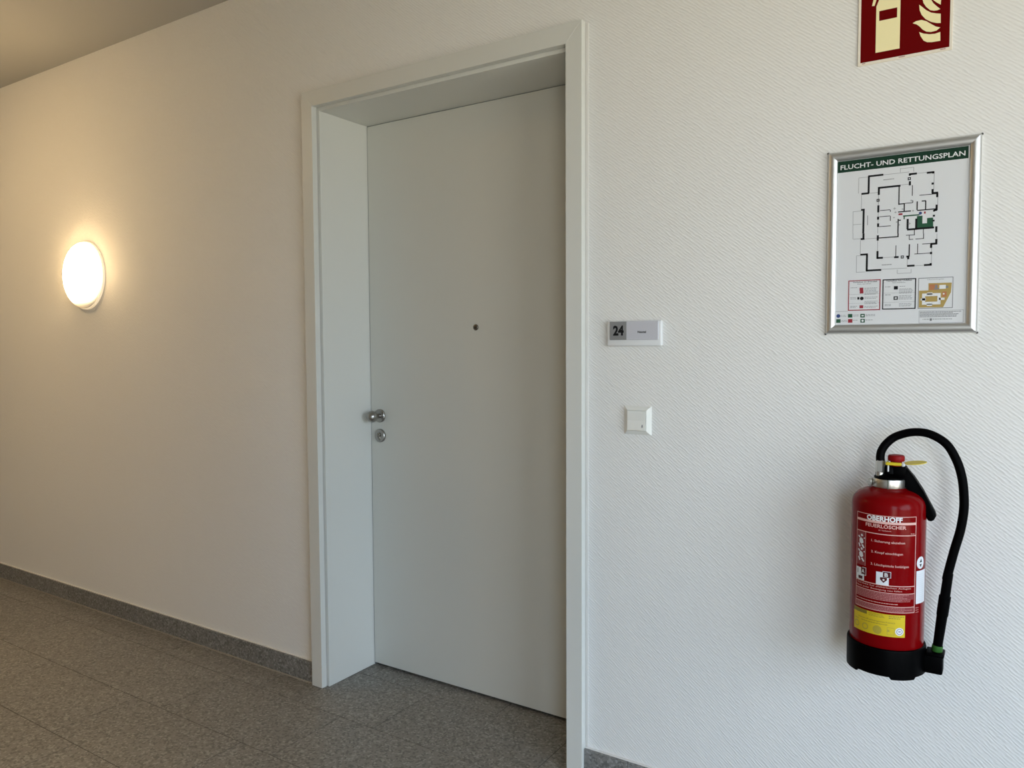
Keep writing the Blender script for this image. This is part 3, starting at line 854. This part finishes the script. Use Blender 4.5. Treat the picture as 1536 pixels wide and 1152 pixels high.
rock = obj('rocker', bm, sw_m, switch)
def on_rocker(s, z, lift):
    y = -0.0140 - 0.0032 * (-(z / 1000) / rk)
    return (WX + s / 1000, y - lift / 1000, WZ + z / 1000)
P = Print(on_rocker, 0.2); P.poly([(15.5, -18), (17, -15), (17, -11.5), (18.5, -10.5), (20, -11.5), (20, -15), (21.5, -18)]); P.rect(17.5, -20, 19.5, -18.6)
P.build('bell_symbol', gink, rock, each=True)

# ------------------------------------------------------------------ fire extinguisher
EX, EY, ER = -0.2325, -0.105, 0.0775
ext = thing('fire_extinguisher', (EX, EY, 0.566), 'red fire extinguisher with black hose hanging on the white wall', 'fire extinguisher')
redp = mat('glossy_red_paint', (0.175, 0.0008, 0.0018), 0.2, spec=0.09)
blk = mat('black_plastic', (0.0007, 0.0007, 0.0009), 0.42, spec=0.035)
rub = mat('black_rubber_hose', (0.0007, 0.0007, 0.0009), 0.5, spec=0.035)
bm = bmesh.new()
lathe(bm, [(0.060, 0.572), (0.072, 0.572), (ER, 0.582), (ER, 0.943), (0.0768, 0.951), (0.0742, 0.9595), (0.0695, 0.9665), (0.062, 0.973), (0.052, 0.978), (0.042, 0.9815), (0.034, 0.984), (0.030, 0.988)], (EX, EY, 0), 'Z', 128)
body = obj('body', bm, redp, ext, 60)
# base skirt with notched foot
bm = bmesh.new()
BR, SEG = 0.0830, 120
rings = []
def foot(a):
    d = math.degrees(a) % 90
    return 0.566 if 12 < d < 52 else 0.5715
for r, zf in ((BR - 0.004, None), (BR, None), (BR, 0.626), (BR - 0.0012, 0.6305), (ER + 0.0004, 0.6315)):
    rings.append([bm.verts.new((EX + r * math.cos(2 * math.pi * i / SEG), EY + r * math.sin(2 * math.pi * i / SEG), foot(2 * math.pi * i / SEG) if zf is None else zf)) for i in range(SEG)])
for a, b_ in zip(rings[:-1], rings[1:]):
    for i in range(SEG):
        j = (i + 1) % SEG
        bm.faces.new((a[i], a[j], b_[j], b_[i]))
for i in range(SEG):
    j = (i + 1) % SEG
    p, q = rings[-1][i], rings[-1][j]
inner = [bm.verts.new((EX + (ER - 0.006) * math.cos(2 * math.pi * i / SEG), EY + (ER - 0.006) * math.sin(2 * math.pi * i / SEG), 0.574)) for i in range(SEG)]
for i in range(SEG):
    j = (i + 1) % SEG
    bm.faces.new((rings[0][j], rings[0][i], inner[i], inner[j]))
bm.faces.new(inner)
base = obj('base_skirt', bm, blk, ext, 35)
# nozzle holder cup on the right of the base
bm = bmesh.new()
box(bm, -0.1620, -0.1155, EY - 0.020, EY + 0.020, 0.5750, 0.6165, 0.004, 3)
box(bm, -0.1500, -0.1130, EY - 0.021, EY + 0.021, 0.6135, 0.6225, 0.003, 2)
obj('nozzle_holder', bm, blk, base, 40)
bm = bmesh.new(); box(bm, EX - 0.030, EX + 0.030, EY + ER - 0.012, 0.0, 0.80, 0.90, 0.003, 1)
bm_skip = 0
obj('wall_bracket', bm, blk, ext)
# neck collar: metal clamp ring in two halves with screw lug
steel2 = mat('bright_zinc_steel', (0.55, 0.54, 0.51), 0.34, 1.0)
bm = bmesh.new()
lathe(bm, [(0.028, 0.9835), (0.0345, 0.9845), (0.0355, 0.988), (0.0355, 1.0005), (0.0345, 1.004), (0.027, 1.0045)], (EX, EY, 0), 'Z', 48)
collar = obj('neck_collar', bm, steel2, ext, 35)
bm = bmesh.new()
box(bm, EX - 0.0430, EX - 0.0330, EY - 0.016, EY - 0.004, 0.9865, 1.0025, 0.0015, 1)
lathe(bm, [(0.0045, -0.004), (0.0045, 0.004)], (EX - 0.0395, EY - 0.020, 0.9945), 'Y', 12)
obj('clamp_lug', bm, steel2, collar, 40)
bm = bmesh.new()
box(bm, EX + 0.001, EX + 0.003, EY - 0.0372, EY - 0.033, 0.984, 1.004)
obj('collar_gap', bm, mat('dark_joint', (0.10, 0.11, 0.08), 0.6), collar)
# valve head
bm = bmesh.new()
lathe(bm, [(0.031, 1.003), (0.0315, 1.008), (0.026, 1.012), (0.0175, 1.016), (0.0165, 1.030), (0.0145, 1.0335)], (EX, EY, 0), 'Z', 36)
box(bm, EX - 0.0275, EX + 0.024, EY - 0.013, EY + 0.013, 1.004, 1.020, 0.003, 2)
box(bm, EX - 0.008, EX + 0.036, EY - 0.014, EY + 0.014, 1.012, 1.0345, 0.003, 2)
valve = obj('valve_head', bm, blk, ext, 40)
# hose coupling (hexagon)
HX, HY = EX - 0.0150, EY + 0.004
bm = bmesh.new()
CXh, CYh = EX - 0.0175, EY - 0.012
lathe(bm, [(0.0090, 1.018), (0.0102, 1.020), (0.0102, 1.0440), (0.0094, 1.0462)], (CXh, CYh, 0), 'Z', 6)
lathe(bm, [(0.0086, 1.010), (0.0086, 1.020)], (CXh, CYh, 0), 'Z', 20)
obj('hose_coupling', bm, steel2, ext, 20)
# hose
hp = [(CXh, CYh, 1.0445), (CXh - 0.0005, CYh + 0.001, 1.055), (HX - 0.0005, HY - 0.012, 1.068), (HX + 0.009, HY - 0.006, 1.0845), (HX + 0.0275, HY, 1.1005), (HX + 0.060, HY, 1.1118), (HX + 0.094, HY, 1.1098), (HX + 0.127, HY, 1.0900), (HX + 0.1475, HY - 0.001, 1.0555), (HX + 0.1585, HY - 0.001, 1.0195), (HX + 0.1632, HY - 0.002, 0.983), (HX + 0.1640, HY - 0.003, 0.946), (HX + 0.1585, HY - 0.003, 0.901), (HX + 0.148, HY - 0.004, 0.855), (HX + 0.1375, HY - 0.004, 0.804), (HX + 0.1345, HY - 0.004, 0.787)]
bm = bmesh.new()
tube(bm, smooth_path(hp, 6), 0.0093, 20)
hose = obj('hose', bm, rub, ext, 60)
# spray nozzle
bm = bmesh.new()
n0 = Vector((HX + 0.1380, EY, 0.803)); n1 = Vector((HX + 0.1195, EY, 0.628))
def nz_(t):
    return n0 + (n1 - n0) * t
tube(bm, [nz_(0), nz_(0.005), nz_(0.30), nz_(0.305), nz_(0.55), nz_(0.57), nz_(0.97), nz_(1.0)], [0.0085, 0.0098, 0.0100, 0.0120, 0.0118, 0.0108, 0.0096, 0.0090], 24)
obj('spray_nozzle', bm, rub, ext, 35)
bm = bmesh.new()
tube(bm, [nz_(0.955), nz_(0.96), nz_(1.03), nz_(1.04)], [0.0104, 0.0112, 0.0112, 0.0100], 24)
obj('green_ring', bm, mat('green_plastic', (0.03, 0.12, 0.02), 0.45, spec=0.3), ext, 35)['label'] = 'green plastic ring at the nozzle tip'
# squeeze lever
lev = [(-207.5, 1031.0), (-197.3, 1034.0), (-180.7, 1013.3), (-161.5, 983.4), (-136.8, 936.4), (-135.0, 927.5), (-139.0, 918.8), (-144.5, 915.5), (-150.8, 917.0), (-168.8, 951.3), (-185.4, 982.0), (-196.5, 992.1), (-207.3, 994.0)]
bm = bmesh.new(); prism_xz(bm, [(x / 1000 - 0.001, z / 1000) for x, z in lev], EY - 0.011, EY + 0.011, 0.004, 3)
obj('lever', bm, blk, ext, 40)
# red striking knob, yellow seal clip and tag
KX = EX + 0.0145
bm = bmesh.new(); lathe(bm, [(0.012, 1.0345), (0.012, 1.0445), (0.0162, 1.0455), (0.0176, 1.0475), (0.0176, 1.0555), (0.0158, 1.0588), (0.009, 1.060), (0.0, 1.060)], (KX, EY - 0.006, 0), 'Z', 32, False)
obj('striking_knob', bm, mat('red_plastic', (0.22, 0.003, 0.005), 0.45, spec=0.15), ext, 40)['label'] = 'red plastic striking knob'
yel = mat('yellow_plastic', (0.70, 0.55, 0.02), 0.4)
bm = bmesh.new()
box(bm, KX - 0.0205, KX + 0.0125, EY - 0.0215, EY - 0.0175, 1.0365, 1.0435, 0.0015, 1)
box(bm, KX - 0.0205, KX - 0.0170, EY - 0.0215, EY + 0.010, 1.0365, 1.0435, 0.0015, 1)
clip = obj('safety_clip', bm, yel, ext)
clip['label'] = 'yellow plastic safety clip and tag'
bm = bmesh.new()
m4 = Matrix.Translation((KX + 0.0385, EY - 0.004, 1.0440)) @ Matrix.Rotation(math.radians(-7), 4, 'Y') @ Matrix.Rotation(math.radians(10), 4, 'X') @ Matrix.Diagonal((1.45, 0.9, 1, 1))
bmesh.ops.create_cone(bm, cap_ends=True, segments=32, radius1=0.0160, radius2=0.0160, depth=0.0014, matrix=m4)
obj('safety_tag', bm, yel, clip)
bm = bmesh.new()
box(bm, KX + 0.012, KX + 0.0195, EY - 0.0215, EY - 0.014, 1.0350, 1.0430, 0.002, 1)
pgp = mat('pale_grey_plastic', (0.62, 0.64, 0.66), 0.35)
obj('clip_latch', bm, pgp, clip)
bm = bmesh.new(); box(bm, KX - 0.0160, KX - 0.0125, EY - 0.0235, EY - 0.020, 1.0215, 1.0365, 0.0012, 1)
obj('safety_pin', bm, pgp, clip)
# printed label wrapped round the body (s along the arc from the front, z from 0.560)
def on_body(s, z, lift):
    r = ER + lift / 1000
    a = s / 1000 / ER
    return (EX + r * math.sin(a), EY - r * math.cos(a), 0.560 + z / 1000)
lab = mat('pale_label_print', (0.70, 0.42, 0.38), 0.5, spec=0.2)
labdim = mat('faded_label_print', (0.42, 0.13, 0.13), 0.4)
ywl = mat('yellow_sticker', (0.62, 0.46, 0.02), 0.5, spec=0.2)
yin = mat('olive_print', (0.20, 0.15, 0.015), 0.5)
wst = mat('white_sticker', (0.70, 0.72, 0.76), 0.4)
dkp = mat('dark_red_print_on_label', (0.06, 0.004, 0.007), 0.5, spec=0.2)
P = Print(on_body, 0.25, 3.0)
L0, L1 = -65.0, 71.0
P.frame(L0, 356.8, L1, 371.2, 1.3); P.rect(L0, 352.8, L1, 356.8)
P.rect(L0, 328.4, L1, 330.2); P.rect(L0, 156, L0 + 1.2, 353); P.rect(L1 - 1.3, 156, L1, 353)
P.rect(L0, 214.6, L1, 216.4); P.rect(L0, 168.4, L1, 169.8); P.rect(L0, 155.8, L1, 157.2); P.rect(L0, 198.2, L1, 199.6)
P.rect(-39.0, 251, -38.2, 328.4)
P.build('label_outline', lab, body, stuff=True)
P = Print(on_body, 0.35, 3.0)
P.text('OBERHOFF', -36.5, 358.6, 38.0, 369.2, 0.035); P.build('label_title_text', pwhite, body)
P = Print(on_body, 0.35, 3.0)
P.text('FEUERLÖSCHER', -39.0, 343.2, 46.5, 350.8, 0.02); P.text('6 l Schaum', -10, 336.8, 15.5, 339.6, 0.01); P.text('S6', 57, 332.0, 67, 334.4)
P.text('1. Sicherung abziehen', -25, 310.6, 44.2, 315.6, 0.008); P.text('2. Knopf einschlagen', -25, 285.6, 40.3, 290.6, 0.008); P.text('3. Löschpistole betätigen', -25.5, 257.6, 53.8, 262.8, 0.008)
P.text('Vorsicht bei elektrischen Anlagen', -60, 209.4, 60, 213.0); P.text('Nach jeder Betätigung neu füllen', -62, 203.2, 40, 206.6)
P.greek(-62, 175, 40, 1, 3, 1.4, 40)
P.build('instruction_text', lab, body, each=True)
P = Print(on_body, 0.20, 3.0)
P.rect(L0 + 1, 180, 40, 198); P.rect(40, 186, 68, 198); P.rect(L0 + 1, 157.4, 69, 168.2); P.rect(L0 + 1, 251, -40, 328)
P.build('label_fine_print_field', mat('rose_print', (0.22, 0.035, 0.04), 0.5, spec=0.2), body, each=True)
P = Print(on_body, 0.35, 3.0)
P.greek(-62, 195.5, 66, 5, 3.4, 1.2, 41); P.greek(-60, 165.8, 66, 3, 3.2, 1.1, 42); P.greek(74, 166, 84, 3, 5, 1.4, 43)
P.build('label_fine_print', mat('light_rose_print', (0.50, 0.22, 0.21), 0.5, spec=0.2), body, stuff=True)
# pictograms: two figures using the extinguisher
P = Print(on_body, 0.38, 3.0)
for z in (301, 270):
    P.poly([(-56, z + 8), (-52, z + 13), (-46, z + 10), (-44, z + 2), (-49, z - 2), (-55, z + 1)])
    P.poly([(-52, z + 20), (-48, z + 21), (-45, z + 17), (-50, z + 15)])
    P.poly([(-60, z + 15), (-57, z + 17), (-53, z + 13), (-56, z + 11)])
    P.poly([(-59, z - 2), (-56, z + 0), (-52, z - 8), (-55, z - 10)]); P.poly([(-50, z - 4), (-46, z - 2), (-41, z - 9), (-44, z - 11)])
    P.poly([(-44, z + 12), (-40.5, z + 15), (-40.5, z + 11)])
P.build('pictogram_figures', wst, body, each=True)
P = Print(on_body, 0.30, 3.0)
P.rect(-64.5, 217, -41, 245); P.rect(-13.2, 215.5, 12.6, 244.5); P.frame(-46, 229, -36, 247, 1.0); P.frame(0, 233, 17, 247, 1.0)
P.build('class_symbol_fields', wst, body, each=True)
P = Print(on_body, 0.40, 3.0)
P.rect(-49, 231, -38, 245.5); P.rect(0.8, 233.5, 15.6, 245.8); P.rect(-57, 219, -45, 226); P.poly([(-5, 233), (9, 233), (9, 228), (2, 221), (-5, 228)]); P.text('I', -60, 231, -58, 242)
P.build('class_symbol_marks', dkp, body, each=True)
P = Print(on_body, 0.50, 3.0)
P.text('A', -47.5, 234, -40, 243, 0.02); P.text('B', 4, 235.5, 11, 243.5, 0.02); P.disc(2.2, 227.8, 2.2)
P.build('class_letters', pwhite, body, each=True)
# yellow inspection sticker
P = Print(on_body, 0.30, 3.0)
P.rect(-70, 101.0, 48.3, 151.0)
ys = P.build('yellow_sticker', ywl, body); ys['label'] = 'yellow inspection sticker low on the red body'
P = Print(on_body, 0.40, 3.0)
P.rect(-69.5, 142.5, -32, 150.5)
P.greek(-28, 148, 6, 3, 2.8, 1.0, 50); P.greek(14, 147, 46, 2, 4, 1.6, 51); P.text('Instandhaltungsnachweis', -54, 131.0, 27, 134.8)
P.greek(-66, 127, -52, 1, 3, 1.2, 52); P.greek(-46, 127, 20, 1, 3, 1.3, 53)
P.build('sticker_print', yin, body, stuff=True)
P = Print(on_body, 0.40, 3.0)
P.ring(-59, 115, 5, 7.6); P.ring(-36, 114, 5, 7.6); P.disc(-9, 113, 9.5); P.frame(11, 105, 26, 122, 1.0); P.rect(12, 112, 16, 117)
P.build('sticker_stamps', mat('dull_yellow_print', (0.40, 0.31, 0.03), 0.5), body, each=True)
P = Print(on_body, 0.45, 3.0)
P.disc(36.5, 114, 9.0); P.build('sticker_seal', wst, body)
P = Print(on_body, 0.55, 3.0)
P.ring(36.5, 114, 5.2, 6.6); P.rect(34, 113, 39, 115.4); P.build('sticker_seal_mark', gink, body, each=True)
# white service sticker and round pictogram on the right flank
P = Print(on_body, 0.30, 3.0); P.rect(74.5, 174.5, 112, 248.5); P.build('service_sticker', wst, body)
P = Print(on_body, 0.40, 3.0); P.greek(78, 240, 108, 14, 4.6, 0.5, 60); P.build('service_sticker_print', mat('pale_blue_print', (0.50, 0.54, 0.60), 0.5), body, stuff=True)
P = Print(on_body, 0.32, 3.0); P.disc(88.5, 266, 13.5, 13.8, 28); P.build('round_sticker', wst, body)
P = Print(on_body, 0.42, 3.0); P.poly([(84, 267), (93, 267), (90, 275)]); P.poly([(84, 263), (93, 263), (88, 256)]); P.build('round_sticker_mark', ink, body, each=True)
